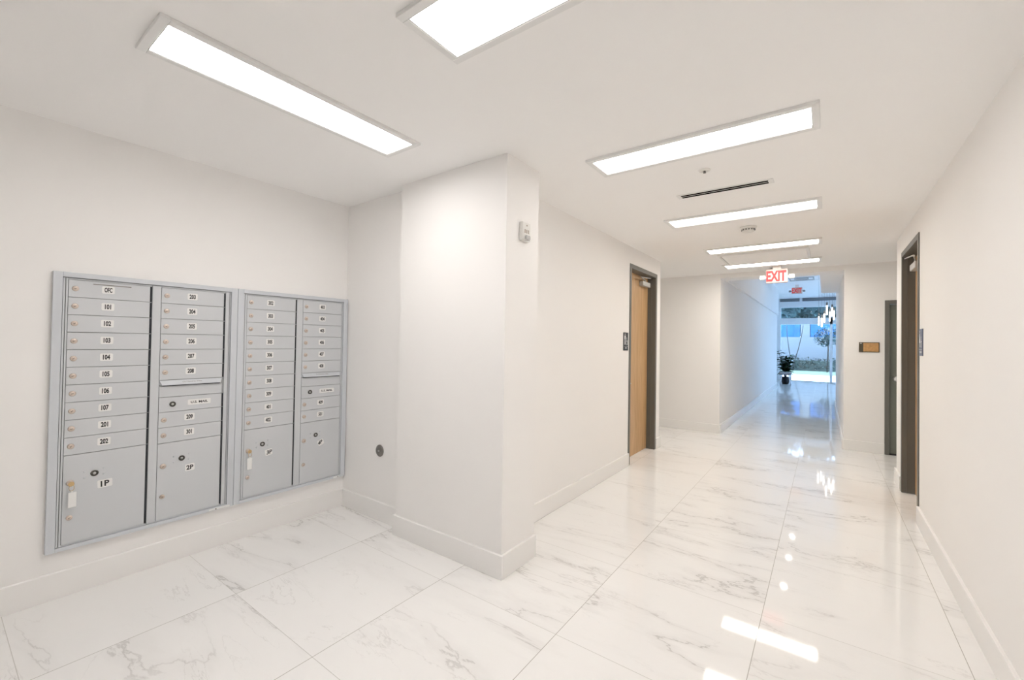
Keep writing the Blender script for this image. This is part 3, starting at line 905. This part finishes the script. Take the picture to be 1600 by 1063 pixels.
# ------------------------------------------------------------------ outdoors
bm = B(-9, 12, LOB_Y+.2, 26.2, -.14, -.02); o = struct('pavement', bm, pave_m)
bm = B(-9, 12, 26.2, 30.0, -.14, 0.0)
o = finish('lawn', bm, grass_m); o['kind'] = 'stuff'; tag(o, 'strip of green grass between the pavement and the hedge', 'grass')
bm = B(-40, 40, 30.0, 70, -.2, -.02); struct('ground', bm, mat('soil_ground', (.16, .15, .12), .9))
bm = B(-9, 12, 31.4, 31.6, 0, 1.98); box(bm, -1.22, -.75, 31.62, 31.9, 0, 2.95)
struct('garden_wall', bm, gwall_m, 'pale grey boundary wall outside')
def foliage_mass(bm, x0, x1, y0, y1, z0, z1, n, size, ell=False):
    for _ in range(n):
        while True:
            a, b_, c = random.random()*2-1, random.random()*2-1, random.random()*2-1
            if not ell or a*a+b_*b_+c*c < 1: break
        p = Vector(((x0+x1)/2+a*(x1-x0)/2, (y0+y1)/2+b_*(y1-y0)/2, (z0+z1)/2+c*(z1-z0)/2))
        leaf(bm, p, Vector((random.uniform(-1, 1), random.uniform(-1, .2), random.uniform(-.3, 1))), size*random.uniform(.7, 1.3), size*.6)
bm = bmesh.new(); box(bm, -6, 6, 30.3, 30.9, 0, .58); foliage_mass(bm, -6, 6, 30.1, 30.9, .1, .72, 2600, .13)
tag(finish('hedge', bm, hedge_m), 'low dark hedge running in front of the pale outdoor wall', 'hedge')
for x0, x1, lab in ((-3.4, -1.25, 'left blue sheet above the pale outdoor wall'), (-.72, 1.6, 'right blue sheet above the pale outdoor wall')):
    bm = bmesh.new()
    n = 14
    for i in range(n):
        a = x0+(x1-x0)*i/n; b_ = x0+(x1-x0)*(i+1)/n
        ya, yb = 31.75+.03*sin(i*1.7), 31.75+.03*sin((i+1)*1.7)
        v = [bm.verts.new(p) for p in ((a, ya, 1.9), (b_, yb, 1.9), (b_, yb, 2.85), (a, ya, 2.85), (a, ya+.03, 1.9), (b_, yb+.03, 1.9), (b_, yb+.03, 2.85), (a, ya+.03, 2.85))]
        for f in ((0,1,2,3), (5,4,7,6), (3,2,6,7), (1,0,4,5)): bm.faces.new([v[k] for k in f])
    t = thing('blue_sheet', lab, 'screen', ((x0+x1)/2, 31.8, 0))
    finish('sheet', bm, bscreen_m, t)
    for px in (x0+.05, x1-.05):
        bm = bmesh.new(); tube(bm, [(px, 31.86, 0), (px, 31.86, 2.9)], .03); finish('post', bm, steel, t)
def tree(x, y, w, z0, z1, label, n=900, size=.28, core=False, tr=1.0):
    t = thing('tree', label, 'tree', (x, y, 0))
    bm = bmesh.new(); foliage_mass(bm, x-w, x+w, y-w*.6, y+w*.6, z0, z1, n, size, True)
    if core:
        res = bmesh.ops.create_icosphere(bm, subdivisions=3, radius=1, matrix=Matrix.Translation((x, y, (z0+z1)/2)) @ Matrix.Diagonal((w*.86, w*.5, (z1-z0)*.43, 1)))
        for v in res['verts']: v.co += Vector((random.uniform(-.09, .09), random.uniform(-.09, .09), random.uniform(-.09, .09)))
    finish('crown', bm, tree_m, t)
    bm = bmesh.new(); tube(bm, [(x, y, .003), (x+.05, y, z0+.3), (x, y, (z0+z1)/2)], [.10*tr, .08*tr, .04*tr]); finish('trunk', bm, stem_m, t)
tree(.10, 29.0, .62, 1.35, 2.45, 'small dark tree in front of the pale wall at the right of the lobby window', 480, .15, False, .3)
for k, (x, y, w, z0, z1, lab) in enumerate(((-3.0, 33.9, 1.9, 1.0, 6.5, 'dense dark tree behind the left blue sheet'),
        (-.3, 37, 1.9, .9, 7.0, 'dense dark tree behind the gap between the blue sheets'), (3.3, 33.9, 2.2, 1.0, 6.5, 'dense dark tree behind the right blue sheet'))):
    tree(x, y, w, z0, z1, lab, 2600, .34, True)
# pair of slender bare stems in a V
bm = bmesh.new(); tube(bm, [(-1.82, 29.6, 2.62), (-1.80, 29.6, 2.0), (-1.70, 29.6, 1.2), (-1.58, 29.6, .4), (-1.56, 29.6, 0)], [.016, .02, .022, .028, .03], 8)
tag(finish('bare_stem', bm, stem_m), 'left slender bare stem of the V seen through the lobby window', 'stem')
bm = bmesh.new(); tube(bm, [(-1.02, 29.6, 2.62), (-1.10, 29.6, 2.0), (-1.26, 29.6, 1.2), (-1.45, 29.6, .5), (-1.49, 29.6, 0)], [.016, .02, .022, .028, .03], 8)
tag(finish('bare_stem', bm, stem_m), 'right slender bare stem of the V seen through the lobby window', 'stem')
